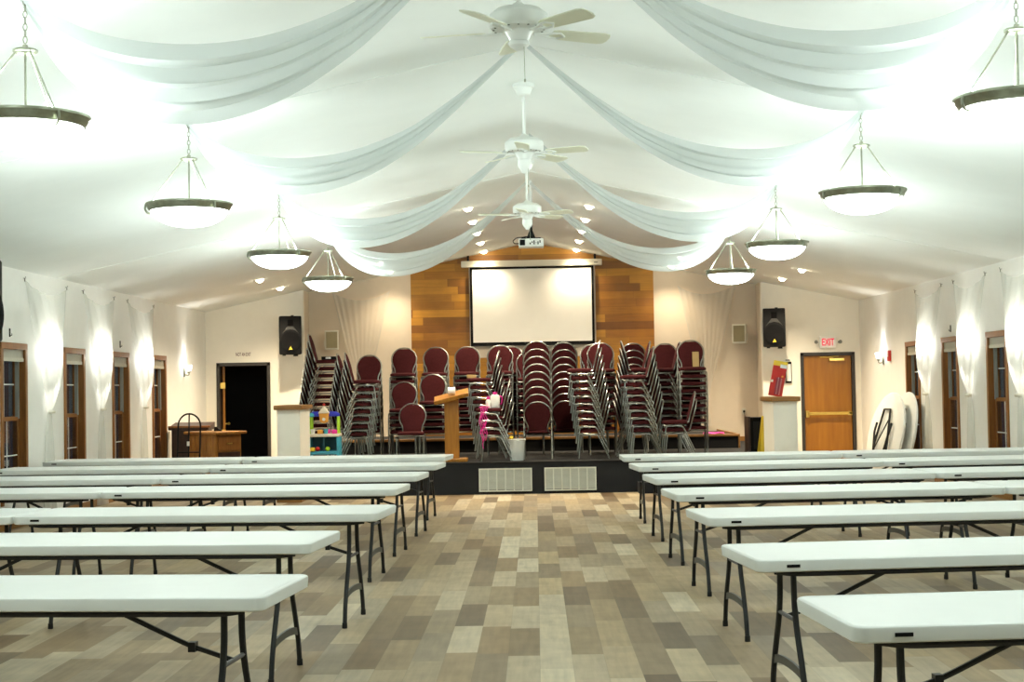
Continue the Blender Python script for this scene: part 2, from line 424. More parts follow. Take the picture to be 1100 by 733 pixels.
# windows
def window(n, x, out, y0, y1):
    w = struct(empty('window_%d' % n))
    s = -out                                     # direction into the room
    def bx(mb, xa, ya, za, xb, yb, zb): mb.box(min(xa, xb), ya, za, max(xa, xb), yb, zb)
    cs = MB(); c = .075                           # casing on the room face
    bx(cs, x, y0-c*.2, WZ0-c, x+s*.022, y0+c*.8, WZ1+c*.2); bx(cs, x, y1-c*.8, WZ0-c, x+s*.022, y1+c*.2, WZ1+c*.2)
    bx(cs, x, y0-c*.2, WZ1-c*.8, x+s*.024, y1+c*.2, WZ1+c*.2); bx(cs, x, y0-c*.4, WZ0-.02, x+s*.05, y1+c*.4, WZ0+.015)
    cs.build('casing', 'trim_wood', w, bevel=.004)
    jb = MB()
    bx(jb, x, y0, WZ0, x+out*.15, y0+.045, WZ1); bx(jb, x, y1-.045, WZ0, x+out*.15, y1, WZ1)
    bx(jb, x, y0, WZ1-.045, x+out*.15, y1, WZ1); bx(jb, x, y0, WZ0, x+out*.15, y1, WZ0+.03)
    jb.build('jamb', 'trim_wood', w)
    mid = (WZ0+WZ1)/2+.02
    for nm, xo, za, zb in (('upper_sash', .105, mid-.02, WZ1-.045), ('lower_sash', .07, WZ0+.03, mid+.02)):
        f = MB(); t = .045; xa, xb = x+out*xo, x+out*(xo+.03)
        ya, yb = y0+.045, y1-.045
        bx(f, xa, ya, za, xb, ya+t, zb); bx(f, xa, yb-t, za, xb, yb, zb)
        bx(f, xa, ya+t, za, xb, yb-t, za+t); bx(f, xa, ya+t, zb-t, xb, yb-t, zb)
        so = f.build(nm, 'trim_wood', w, bevel=.003)
        g = MB(); bx(g, x+out*(xo+.012), ya+t, za+t, x+out*(xo+.018), yb-t, zb-t); g.build('pane', 'glass', so, smooth=False)
        g = MB(); ym = (ya+yb)/2; zm = (za+zb)/2
        bx(g, x+out*(xo+.006), ym-.008, za+t, x+out*(xo+.011), ym+.008, zb-t); bx(g, x+out*(xo+.006), ya+t, zm-.008, x+out*(xo+.011), yb-t, zm+.008)
        g.build('muntin', 'white', so, smooth=False)
    jl = MB(); bx(jl, x+out*.06, y1-.085, mid, x+out*.10, y1-.046, WZ1-.05); bx(jl, x+out*.06, y0+.046, mid, x+out*.10, y0+.085, WZ1-.05)
    jl.build('jamb_liner', 'liner', w, smooth=False)
    b = MB(); bx(b, x+out*.005, y0+.05, WZ1-.20, x+out*.055, y1-.05, WZ1-.16)
    for k in range(9): bx(b, x+out*.01, y0+.055, WZ1-.16+k*.011, x+out*.05, y1-.055, WZ1-.152+k*.011)
    bx(b, x+out*.002, y0+.048, WZ1-.055, x+out*.058, y1-.048, WZ1-.045)
    bo = b.build('blind', 'blind', w, smooth=False)
    MB().tube([(x+out*.03, y0+.10, WZ1-.16), (x+out*.03, y0+.10, WZ1-.75)], .006).build('blind_wand', 'white', bo)
    return w
for i, (a, b) in enumerate(WIN_L): window(i+1, XL, -1, a, b)
for i, (a, b) in enumerate(WIN_R): window(i+5, XR, 1, a, b)

# ------------------------------------------------------------------ stage
struct(MB().box(-4.0, 22.30, 0, 4.0, YD-.002, .457).box(AL+.005, YD-.002, 0, AR-.005, YS-.04, .457).build('trim_stage_platform', 'stage_front'))
struct(MB().box(-4.0, 22.29, .457, 4.0, YD-.002, .463).box(AL+.005, YD-.002, .457, AR-.005, YS-.04, .463).build('floor_stage_carpet', 'carpet'))
ST = .463
struct(MB().box(1.45, 21.93, 0, 3.27, 22.29, .155).build('trim_stage_step', 'stage_front', bevel=.006))
struct(MB().box(-3.3, 25.95, ST, 3.40, YS-.04, .66).build('trim_riser', 'carpet'))
struct(MB().box(-3.3, 25.925, .66, 3.42, 25.985, .70).box(3.40, 25.93, ST, 3.43, YS-.04, .70).build('trim_riser_nosing', 'oak_x', bevel=.004))
def pony(x0, x1, side, y0, y1, h):
    struct(MB().box(x0, y0, 0, x1, y1, h).build('wall_half_'+side, 'wall', smooth=False))
    struct(MB().box(x0-.04, y0-.05, h, x1+.04, y1+.05, h+.065).build('trim_half_wall_cap_'+side, 'oak_x', bevel=.012))
    struct(MB().box(x0-.015, y0-.015, 0, x1+.015, y1+.015, .14).build('baseboard_half_wall_'+side, 'oak_x', bevel=.004))
pony(-3.60, -3.28, 'left', 21.33, 22.26, 1.285)
pony(3.29, 3.62, 'right', 21.33, 22.26, 1.285)

def vent(label, x0, x1):
    t = thing('floor_vent_grille', label, 'vent', ((x0+x1)/2, 22.295, .04), 0, 'return air grilles in the stage front')
    w = (x1-x0)/2; h = .335
    fr = MB(); fr.box(-w, -.018, 0, w, 0, .018); fr.box(-w, -.018, h-.018, w, 0, h)
    n = 6
    for k in range(n+1):
        x = -w+.009+(2*w-.018)*k/n; fr.box(x-.009, -.018, .018, x+.009, 0, h-.018)
    fr.build('frame', 'grille', t, bevel=.002)
    MB().box(-w+.01, -.004, .01, w-.01, -.001, h-.01).build('backing', 'grille_dark', t, smooth=False)
    lv = MB()
    for k in range(19):
        z = .03+k*.0152
        lv.add([(-w+.012, -.014, z), (w-.012, -.014, z), (w-.012, -.006, z+.010), (-w+.012, -.006, z+.010)], [(0, 1, 2, 3)])
    lv.build('louvre', 'grille', t, smooth=False)
vent('white louvred vent grille in stage front, left of centre', -.84, -.07)
vent('white louvred vent grille in stage front, right of centre', .11, .86)

# ------------------------------------------------------------------ folding tables
TL, TW, TH = 2.44, .762, .745
def rrect(a, b, r, n=6):
    pts = []
    for cx, cy, a0 in ((a-r, b-r, 0), (-a+r, b-r, 90), (-a+r, -b+r, 180), (a-r, -b+r, 270)):
        for k in range(n+1):
            t = R(a0+90*k/n); pts.append((cx+r*cos(t), cy+r*sin(t)))
    return pts
def make_table():
    t = empty('folding_table')
    rings = []
    for inset, z, rr in ((.012, TH-.055, .05), (.004, TH-.05, .055), (.0, TH-.012, .06), (.002, TH-.004, .06), (.006, TH-.001, .058), (.017, TH, .05), (.021, TH-.003, .047), (.05, TH-.003, .04)):
        rings.append([(x, y, z) for x, y in rrect(TL/2-inset, TW/2-inset, rr)])
    MB().loft(rings).build('tabletop', 'table_white', t)
    for s in (-1, 1):                                            # steel rails under the long edges
        pts = bend([(-1.12, s*.30, TH-.06), (-1.04, s*.345, TH-.066), (1.04, s*.345, TH-.066), (1.12, s*.30, TH-.06)], .05)
        MB().tube(pts, .014, 6).build('rail', 'table_leg', t)
    for e in (-1, 1):
        x = e*.985
        for s in (-1, 1):
            pts = bend([(x, s*.12, TH-.055), (x, s*.125, .46), (x, s*.27, .17), (x, s*.300, .02)], .14, 6)
            lg = MB().tube(pts, .0145, 8).build('leg', 'table_leg', t)
            MB().lathe([(.0165, 0), (.0175, .004), (.0165, .035), (.0, .036)], 10, (x, s*.301, 0)).build('foot', 'rubber', lg)
        MB().tube([(x, -.135, .44), (x, .135, .44)], .010, 6).build('crossbar', 'table_leg', t)
        arc = [(x, .262*sin(a), .185+.035*cos(a)) for a in [R(-90+18*k) for k in range(11)]]
        mb = MB(); mb.loft([[(p[0]-.006, p[1], p[2]-.02), (p[0]+.006, p[1], p[2]-.02), (p[0]+.006, p[1], p[2]+.02), (p[0]-.006, p[1], p[2]+.02)] for p in arc])
        mb.build('lower_strut', 'table_leg_grey', t)
        MB().tube(bend([(x, 0, .44), (e*.80, 0, .50), (e*.42, 0, TH-.07), (e*.36, 0, TH-.06)], .05), .011, 6).box(min(e*.83, e*.80), -.02, .475, max(e*.83, e*.80), .02, .515).build('brace', 'table_leg', t)
        MB().box(min(e*.34, e*.40), -.34, TH-.075, max(e*.34, e*.40), .34, TH-.05).build('cross_rail', 'table_leg', t)
    MB().box(-1.085, -TW/2-.0012, TH-.034, -1.025, -TW/2+.004, TH-.021).build('sticker', 'black', t)
    return t
ORD = ['nearest', 'second nearest', 'third nearest', 'fourth nearest', 'fifth nearest', 'sixth nearest', 'farthest']
rowR = [(.939, 5.72, 5), (.891, 7.62, 6), (.936, 9.86, 5.5), (.94, 11.84, 5), (.933, 13.78, 5), (.936, 15.81, 4.5), (.952, 17.86, .6)]
rowL = [(-.982, 6.65, 5.5), (-1.106, 8.70, 5.5), (-.964, 10.61, 5), (-1.06, 12.98, 5), (-1.03, 14.83, 5), (-.979, 16.76, 5), (-1.0, 18.69, 5)]
nR = [1, 1, 1, 2, 2, 2, 2]; nL = [1, 1, 2, 2, 2, 2, 2]
proto = make_table(); first = True
for side, rows, ns in (('right', rowR, nR), ('left', rowL, nL)):
    e = 1 if side == 'right' else -1
    for i, (x, y, a) in enumerate(rows):
        th = R(a)*e
        ux, uy = cos(th)*e, sin(th)*e            # along the row, away from the aisle
        for k in range(ns[i]):
            d = TL/2+k*(TL+.015)
            c = (x+ux*d+sin(th)*TW/2, y+uy*d-cos(th)*TW/2, 0)
            if ns[i] == 1: lab = 'white folding table, %s row %s of the aisle' % (ORD[i], side)
            else: lab = 'white folding table, %s row %s of the aisle, %s' % (ORD[i], side, 'beside the aisle' if k == 0 else 'near the %s wall' % side)
            o = proto if first else dup(proto)
            first = False
            o.location = c; o.rotation_euler = (0, 0, th)
            tag(o, lab, 'table', 'white folding tables in rows')

# ------------------------------------------------------------------ stacking chairs
def make_chair():
    t = empty('stacking_chair')
    # seat pad, front towards -y
    n = 28; rings = []
    def so(w, d, z, yc=-.005):
        ring = []
        for k in range(n):
            a = 2*PI*k/n; c_, s_ = cos(a), sin(a)
            x = w*math.copysign(abs(c_)**.45, c_); y = d*math.copysign(abs(s_)**.5, s_)
            x *= 1-.06*(y/d)
            ring.append((x, yc+y, z))
        return ring
    for w, d, z in ((.185, .195, .386), (.198, .207, .394), (.200, .210, .410), (.196, .206, .426), (.175, .186, .437), (.10, .11, .442)): rings.append(so(w, d, z))
    MB().loft(rings).build('seat', 'burgundy', t)
    # back: outline half-widths along the reclined plane
    prof = [(0, .150), (.05, .147), (.10, .158), (.16, .185), (.22, .202), (.275, .204), (.33, .189), (.375, .160), (.412, .118), (.437, .070), (.447, .0)]
    rec = .26; q = math.sqrt(1+rec*rec)
    def bp(x, s, off=0): return (x, .185+(s*rec)/q-off/q*1.0, .425+s/q+off*rec/q)
    ol = spline(prof, 3)
    loop = [bp(w, s) for s, w in ol]+[bp(-w, s) for s, w in ol[::-1][1:]]
    pts = bend([(.165, -.15, .402), (.165, .14, .402), (.158, .178, .412)], .03, 3)+loop+bend([(-.158, .178, .412), (-.165, .14, .402), (-.165, -.15, .402)], .03, 3)
    MB().tube(pts, .0105, 6).build('back_frame', 'chrome', t)
    cush = []
    for off, sc in ((-.010, .90), (-.013, .80), (.004, .955), (.016, .90), (.021, .74)): pass
    def ring(off, sc):
        m_ = .22; r = []
        for s, w in ol:
            s2 = m_+(min(s, .435)-m_)*sc
            r.append((w*sc*.97, s2))
        r2 = [(x, s) for x, s in r]+[(-x, s) for x, s in r[::-1][1:]]
        return [bp(x, s, off) for x, s in r2]
    MB().loft([ring(-.012, .70), ring(-.010, .92), ring(.0, .965), ring(.012, .93), ring(.019, .75)]).build('backrest', 'burgundy', t)
    for s in (-1, 1):
        x = s*.207
        f_ = bend([(x, -.195, 0), (x, -.160, .30), (x, -.150, .357), (x, -.04, .357)], .055, 4)
        r_ = bend([(x, -.04, .357), (x, .085, .357), (x, .120, .30), (x, .262, 0)], .055, 4)
        MB().tube(f_, .0108, 6).build('leg', 'chrome', t)
        MB().tube(r_, .0108, 6).build('leg', 'chrome', t)
    MB().tube(bend([(-.207, -.145, .357), (-.19, -.195, .372), (.19, -.195, .372), (.207, -.145, .357)], .03, 3), .0098, 6).build('front_rail', 'chrome', t)
    MB().tube([(-.2, .13, .366), (.2, .13, .366)], .009, 6).build('rear_rail', 'chrome', t)
    return t
chair = make_chair(); first = True
NUM = ['', 'second', 'third', 'fourth', 'fifth', 'sixth', 'seventh', 'eighth', 'ninth', 'tenth', 'eleventh']
PITCH, FWD = .1135, .0175
def stack(x, y, face, n, desc, grp):
    """face: the way the seats look; rz = 0 looks towards the camera"""
    global first
    rz = {'front': 0, 'left': -PI/2, 'right': PI/2, 'back': PI}[face]+R(random.uniform(-1.5, 1.5))
    fx, fy = sin(rz), -cos(rz)
    for k in range(n):
        o = chair if first else dup(chair)
        first = False
        o.location = (x+fx*FWD*k, y+fy*FWD*k, ST+PITCH*k)
        o.rotation_euler = (0, 0, rz+R(random.uniform(-.5, .5)))
        r = n-1-k
        if n == 1: lab = desc
        elif r == 0: lab = 'topmost burgundy chair of the '+desc
        elif k == 0: lab = 'bottom burgundy chair of the '+desc
        else: lab = '%s burgundy chair from the top of the %s' % (NUM[r], desc)
        tag(o, lab, 'chair', grp)
STACKS = [
 (-3.49, 24.55, 'right', 11, 'tall stack behind the toy kitchen'),
 (-2.71, 23.35, 'right', 8, 'stack just right of the toy kitchen'),
 (-2.90, 23.87, 'right', 8, 'second stack right of toy kitchen, farther back'),
 (-2.72, 25.05, 'front', 8, 'stack under the left stage drape'),
 (-2.15, 25.15, 'front', 9, "tall stack at the wood panel's left edge"),
 (-2.09, 24.20, 'front', 4, 'four-chair stack behind the lone front chair'),
 (-1.895, 23.30, 'front', 1, 'lone burgundy chair at the left front of the stage'),
 (-1.63, 25.15, 'front', 9, 'tall stack behind the five-chair stack'),
 (-1.62, 24.20, 'front', 5, 'five-chair stack left of the lectern'),
 (-1.11, 25.15, 'front', 9, 'tall stack straight behind the lectern'),
 (-.72, 23.75, 'left', 8, 'side-on stack just right of the lectern'),
 (-.62, 22.85, 'left', 4, 'low side-on stack carrying pink-capped bottles'),
 (-.565, 24.74, 'front', 9, "stack below the screen's lower left corner"),
 (-.40, 25.36, 'front', 9, "rearmost stack under the screen's left part"),
 (-.09, 24.74, 'front', 8, 'stack hidden behind the foremost turned-away stack'),
 (.035, 23.25, 'back', 9, 'foremost turned-away stack, mid stage'),
 (.45, 24.05, 'back', 9, 'second turned-away stack, right of the foremost'),
 (.49, 25.15, 'front', 9, 'stack hidden behind the second turned-away stack'),
 (.83, 23.15, 'left', 9, "side-on stack before the screen's lower right corner"),
 (1.05, 24.30, 'front', 9, 'front-facing stack right behind that side-on screen-corner stack'),
 (.955, 25.06, 'front', 9, "rear stack under the screen's lower right corner"),
 (1.49, 23.72, 'right', 9, 'right-facing stack right of the screen'),
 (1.60, 22.95, 'left', 8, 'left-facing stack behind the right aisle table'),
 (1.66, 24.19, 'left', 9, 'left-facing stack behind the right-facing one'),
 (1.60, 25.20, 'back', 9, "turned-away stack at the wood panel's right part"),
 (2.16, 25.36, 'front', 9, "rear stack at the wood panel's right edge"),
 (2.17, 24.63, 'left', 9, 'side-on stack behind the tan-card stack'),
 (2.42, 23.80, 'front', 9, 'rightmost tall stack with the tan card'),
 (2.09, 22.90, 'left', 2, 'two-chair stack at the right front'),
]
for x, y, f, n, dsc in STACKS:
    stack(x, y, f, n, dsc, 'burgundy stacking chairs on the stage')
def seat_z(n): return ST+.442+PITCH*(n-1)

# ------------------------------------------------------------------ things on the stage
t = thing('lectern', 'slim oak lectern with slanted top at the stage front', 'lectern', (-1.245, 22.75, ST))
MB().box(-.23, -.20, 0, .23, .20, .05).build('base', 'oak', t, bevel=.01)
MB().box(-.105, -.045, .05, .105, .045, .93).build('post', 'oak', t, bevel=.008)
tm = Matrix.Translation((0, 0, .965)) @ Matrix.Rotation(R(-14), 4, 'Y') @ Matrix.Rotation(R(14), 4, 'X')
MB().box(-.26, -.20, -.014, .26, .20, .014, tm).box(-.26, -.225, -.014, .26, -.20, .045, tm).build('top', 'oak', t, bevel=.006)
pr = MB().lathe([(.0, -.055), (.055, -.055), (.055, .055), (.018, .055), (.018, -.05)], 16).build('paper_roll', 'white')
pr.matrix_world = Matrix.Translation((-1.24, 22.73, ST+1.045)) @ Matrix.Rotation(R(90), 4, 'Y')
tag(pr, 'white paper roll lying on the lectern top', 'paper roll')

t = thing('waste_bin', 'white plastic waste bin on the stage edge', 'bin', (-.29, 22.72, ST))
MB().lathe([(0, 0), (.095, 0), (.10, .01), (.125, .30), (.132, .305), (.132, .315), (.12, .315), (.098, .02), (0, .015)], 24).build('tub', 'white', t)
MB().lathe([(.127, .298), (.135, .302), (.135, .318), (.127, .32)], 24, close=True).build('rim', 'white', t)
tag(MB().lathe([(0, -.03), (.025, -.02), (.034, 0), (.025, .025), (0, .033)], 10, (-.365, 22.71, ST+.335)).build('crumpled_wrapper', 'yellow'), 'crumpled yellow wrapper at the bin rim', 'wrapper')

z = seat_z(4)
t = thing('spray_bottle', 'small white bottle with pink cap, left one on low stack', 'bottle', (-.70, 22.74, z))
MB().lathe([(0, 0), (.036, 0), (.038, .01), (.038, .10), (.025, .125), (.016, .13), (0, .131)], 14).build('body', 'white', t)
MB().lathe([(.020, .128), (.026, .13), (.026, .17), (0, .172)], 12).build('cap', 'pink', t)
t = thing('detergent_bottle', 'larger white jug with pink cap on low side-on stack', 'bottle', (-.60, 22.78, z))
MB().loft([[(x*s, y*s*.7, zz) for x, y in rrect(.07, .06, .02, 3)] for s, zz in ((.92, 0), (1, .01), (1, .16), (.8, .19), (.45, .2))]).build('body', 'white', t)
MB().lathe([(.024, .195), (.03, .2), (.03, .235), (0, .238)], 12).build('cap', 'pink', t)
MB().tube(bend([(.065, 0, .17), (.11, 0, .16), (.10, 0, .06), (.06, 0, .05)], .03), .011, 8).build('handle', 'pink', t)
mb = MB()
for k in range(5):
    x0 = -.80+k*.022; pts = [(x0, 22.62, z+.01), (x0-.008, 22.61, z-.04)]
    for j in range(1, 7+k % 3*2): pts.append((x0-.02+.014*sin(j*1.7+k), 22.605+.01*cos(j+k), z-.04-j*.055))
    mb.tube(spline(pts, 3), .006, 5)
mb.tube(spline([(-.83, 22.62, z+.012), (-.76, 22.66, z+.02), (-.68, 22.64, z+.014), (-.72, 22.7, z+.012)], 4), .008, 5)
tag(mb.build('ribbon_bundle', 'pink'), 'hot pink ribbons hanging from the low stack seat', 'ribbon')

z = seat_z(8)
bx_ = MB().box(-.07, -.05, 0, .07, .05, .05).build('cardboard_box', 'card', bevel=.004); bx_.location = (-.98, 23.70, z)
tag(bx_, 'small kraft box on the seat right of the lectern', 'box')
cd = MB().box(-.05, -.006, 0, .05, .006, .235).build('card_sign', 'card', bevel=.002)
cd.location = (2.47, 23.60, seat_z(9)-.002); cd.rotation_euler = (R(-9), 0, 0)
tag(cd, 'upright tan card leaning on the rightmost tall stack', 'card')
t = thing('hymn_book_box', 'black box with white tag on the tallest left stack', 'box', (-3.27, 24.50, seat_z(11)))
MB().box(-.13, -.08, 0, .13, .08, .05).build('case', 'black', t, bevel=.004)
MB().box(-.06, -.083, .012, .02, -.08, .045).build('tag', 'white', t)

# toy kitchen
t = thing('toy_kitchen', 'colourful plastic toy kitchen by the left half wall', 'toy', (-3.13, 22.72, ST))
w, d = .215, .14
for s in (-1, 1):
    MB().box(s*w-.022, -d, 0, s*w+.022, d, .42).build('side_panel', 'teal', t, bevel=.01)
    MB().box(s*(w-.012)-(.03 if s < 0 else .022), .0, .44, s*(w-.012)+(.03 if s < 0 else .022), .08, .70).build('post', 'lime', t, bevel=.012)
MB().box(-w+.02, .10, .18, w-.02, .115, .42).build('back_panel', 'teal_dark', t)
MB().box(-w, -d, .14, w, d, .19).build('shelf', 'teal', t, bevel=.01)
MB().box(-.012, -.10, .19, .012, .10, .40).build('divider', 'teal_dark', t)
MB().box(-w-.03, -d-.015, .40, w+.03, d, .445).build('counter', 'cream', t, bevel=.012)
pts = [(-.22, .70), (.22, .70), (.23, .74), (.16, .775), (-.17, .775), (-.24, .735)]
MB().prism(pts, -.02, .06).build('canopy', 'royal', t, bevel=.008)
MB().prism([(-.235, .695), (-.15, .695), (-.15, .74), (-.2, .76), (-.24, .73)], -.03, .07).build('corner_cap', 'teal', t, bevel=.01)
MB().prism([(-.06, .62), (.0, .60), (.06, .62), (.075, .76), (-.075, .76)], -.06, .0).build('clock_face', 'toy_orange', t, bevel=.012)
MB().prism([(-.09, .745), (.09, .745), (.0, .86)], -.07, .02).build('gable', 'cream', t, bevel=.012)
MB().lathe([(0, -.02), (.016, -.012), (.02, 0), (.016, .012), (0, .02)], 10, (0, -.03, .875)).build('finial', 'red', t)
MB().lathe([(0, 0), (.024, 0), (.024, .008), (0, .008)], 14, (0, 0, 0)).build('dial', 'white', t).matrix_local = Matrix.Translation((.0, -.062, .66)) @ Matrix.Rotation(R(90), 4, 'X')
def toy(name, m, label, x, y, z, kind):
    if kind == 'ball': o = MB().lathe([(.035*sin(a), -.035*cos(a)) for a in [PI*k/8 for k in range(9)]], 14).build(name, m)
    elif kind == 'cup': o = MB().lathe([(0, -.035), (.026, -.035), (.036, .035), (.030, .035), (.022, -.028), (0, -.028)], 14).build(name, m)
    else: o = MB().box(-.04, -.03, -.03, .04, .03, .03).build(name, m, bevel=.012)
    o.location = (x, y, z); tag(o, label, 'toy', 'play food and cups on the toy kitchen'); return o
cx, cy, cz = -3.13, 22.62, ST+.445
toy('toy_cup', 'white', 'white toy cup at left of the toy counter', cx-.16, cy, cz+.035, 'cup')
toy('toy_pot', 'toy_orange', 'orange toy pot left of middle on the toy counter', cx-.05, cy, cz+.03, 'block')
toy('toy_kettle', 'teal', 'blue toy bowl mid toy counter', cx+.035, cy-.01, cz+.035, 'cup')
toy('toy_pan', 'pink', 'magenta toy pan at right of the toy counter', cx+.16, cy+.01, cz+.03, 'block')
toy('toy_fruit', 'pink', 'magenta toy fruit at the back of the toy counter', cx+.06, cy+.11, cz+.035, 'ball')
toy('toy_apple', 'red', 'red toy apple on the left toy shelf', cx-.09, cy-.02, ST+.19+.035, 'ball')
toy('toy_banana', 'yellow', 'yellow toy block on the far left toy shelf', cx-.165, cy-.04, ST+.19+.03, 'block')
toy('toy_pear', 'lime', 'green toy fruit on the right toy shelf', cx+.06, cy-.02, ST+.19+.035, 'ball')

# equipment by the right half wall
t = thing('equipment_rack', 'black equipment rack behind the right half wall', 'rack', (3.50, 23.6, ST))
MB().box(-.25, -.22, 0, .28, .22, .56).build('case', 'black_matte', t, bevel=.006)
MB().box(-.28, -.23, 0, -.25, .22, .575).build('side_panel', 'dark_wood', t, bevel=.003)
MB().box(-.2, -.226, .08, .24, -.22, .5).build('front_panel', 'black', t)
t = thing('microphone', 'small black microphone base on top of the equipment rack', 'microphone', (3.53, 23.5, ST+.56))
MB().lathe([(0, 0), (.05, 0), (.045, .015), (.01, .02), (.01, .06), (.022, .075), (.022, .11), (0, .125)], 14).build('body', 'black', t)
t = thing('floor_sign', 'yellow folding caution sign beside the right half wall', 'sign', (3.42, 22.85, ST), R(8))
for s in (-1, 1):
    tm = Matrix.Translation((0, s*.10, 0)) @ Matrix.Rotation(R(s*9), 4, 'X')
    MB().prism([(-.13, 0), (-.09, 0), (-.07, .05), (.07, .05), (.09, 0), (.13, 0), (.075, .60), (-.075, .60)], -.008, .008, mtx=tm).build('panel', 'yellow', t, bevel=.004)
cl = MB().grid([[(2.85+.34*i/8, 26.05+.30*j/6, .702+.012*sin(i*1.3+j)+.012) for i in range(9)] for j in range(7)]).build('folded_cloth', 'pink')
sm = cl.modifiers.new('thick', 'SOLIDIFY'); sm.thickness = .015
tag(cl, 'magenta cloth lying on the riser at the right', 'cloth')
t = thing('wall_outlet', 'ivory outlet with plug on the right stage wall', 'outlet', (3.93, YS, 1.02))
MB().box(-.04, -.012, -.06, .04, 0, .06).build('plate', 'ivory', t, bevel=.004)
MB().box(-.02, -.05, -.02, .02, -.012, .02).build('plug', 'black', t, bevel=.005)
MB().tube(spline([(0, -.05, 0), (.01, -.07, -.10), (.06, -.06, -.3), (.03, -.07, -.42), (.05, -.08, -.53)], 4), .006, 6).build('cord', 'cable', t)

# projection screen and projector
t = thing('projection_screen', 'wide white projection screen on the wooden stage wall', 'screen', (-.03, YS-.10, 0))
MB().box(-1.17, -.004, 2.36, 1.17, .004, 3.84).build('border', 'black_matte', t)
MB().box(-1.125, -.007, 2.405, 1.125, -.004, 3.79).build('projection_surface', 'screen', t, smooth=False)
MB().box(-1.33, -.06, 3.83, 1.33, .06, 3.95).build('case', 'housing', t, bevel=.012)
MB().box(1.18, -.063, 3.875, 1.25, -.06, 3.89).build('switch', 'black', t)
MB().tube([(-1.17, 0, 2.35), (1.17, 0, 2.35)], .014, 8).build('bottom_bar', 'black', t)
for s in (-1, 1): MB().box(s*1.2-.02, -.02, 3.94, s*1.2+.02, .06, zc(s*1.2-.03)+.0).build('bracket', 'black', t)
t = thing('projector', 'white projector hanging on a black ceiling pole', 'projector', (-.02, 20.4, 0))
MB().tube([(0, 0, 3.78), (0, 0, zc(-.02))], .024, 10).build('ceiling_tube', 'fan_white', t)
MB().tube([(0, 0, 3.56), (0, 0, 3.80)], .022, 10).lathe([(.02, 0), (.06, -.10), (.07, -.11), (.0, -.112)], 12, (0, 0, 3.63)).build('pole', 'black', t)
MB().box(-.165, -.13, 3.40, .165, .13, 3.51).build('body', 'white', t, bevel=.012)
MB().box(-.13, -.10, 3.51, .13, .10, 3.525).build('mount_plate', 'black', t)
mb = MB().box(-.15, -.134, 3.42, -.08, -.13, 3.495)
for k in range(6): mb.box(-.02+k*.026, -.134, 3.43+(k % 2)*.02, -.005+k*.026, -.13, 3.455+(k % 3)*.014)
mb.build('port_panel', 'black', t, smooth=False)
MB().tube(spline([(-.165, -.05, 3.45), (-.22, -.05, 3.455), (-.235, -.04, 3.49), (-.19, -.02, 3.53), (-.10, 0, 3.54), (0, 0, 3.56)], 5), .008, 6).build('cable', 'cable', t)

# loudspeakers
def pa(label, x, y, z, rz, name='wall_loudspeaker'):
    t = thing(name, label, 'speaker', (x, y, z), rz, 'black wall loudspeakers')
    pts = [(-.20, -.16), (.20, -.16), (.20, 0), (.12, .17), (-.12, .17), (-.20, 0)]
    MB().loft([[(x_*s, y_*s, zz) for x_, y_ in pts] for s, zz in ((.95, -.35), (1, -.33), (1, .33), (.95, .35))]).build('cabinet', 'black', t, bevel=.01)
    wf = MB().lathe([(.185, 0), (.185, .02), (.165, .026), (.08, .012), (0, .02)], 28).build('woofer_grille', 'black_matte', t)
    wf.matrix_local = Matrix.Translation((0, -.16, -.12)) @ Matrix.Rotation(R(90), 4, 'X')
    MB().prism([(-.16, .02), (-.05, .16), (.05, .16), (.16, .02), (.09, .08), (0, .10), (-.09, .08)], -.175, -.158).build('horn', 'pa_horn', t, bevel=.006)
    MB().box(-.05, -.164, .17, .05, -.158, .28).build('tweeter_slot', 'black_matte', t, bevel=.004)
    MB().prism([(-.034, -.03), (.034, -.03), (0, .03)], -.196, -.186).build('emblem', 'yellow', t).location = (0, 0, -.235)
    MB().box(-.06, .15, -.10, .06, .36, .10).box(.06, -.02, -.38, .14, .08, -.345).box(-.14, -.02, -.37, -.08, .06, -.345).box(.02, -.02, .34, .07, .05, .37).build('bracket', 'black', t)
    return t
pa('black loudspeaker with yellow triangle, left of the stage', -4.47, YD-.37, 2.57, R(12))
pa('black loudspeaker with yellow triangle, right of the stage', 4.37, YD-.37, 2.55, R(-8))
t = pa('black loudspeaker cut off at the left photo edge', XL+.37, 15.78, 2.54, R(90)); t.scale = (1.15, 1.0, 1.22)
def small_speaker(label, x, z, rz):
    t = thing('surround_speaker', label, 'speaker', (x, YS-.16, z), rz, 'small ivory speakers on the stage wall')
    MB().box(-.13, -.10, -.18, .13, .08, .18).build('cabinet', 'ivory', t, bevel=.008)
    MB().box(-.105, -.106, -.15, .105, -.10, .155).build('grille_cloth', 'tan_mesh', t, bevel=.003)
    MB().box(-.15, .0, -.12, -.12 if rz > 0 else .15, .04, .0).box(-.03, .08, -.06, .03, .16, .06).build('bracket', 'ivory', t)
small_speaker('small ivory speaker left of the stage drape', -3.83, 2.50, R(8))
small_speaker('small ivory speaker right of the stage drape', 3.86, 2.48, R(-14))

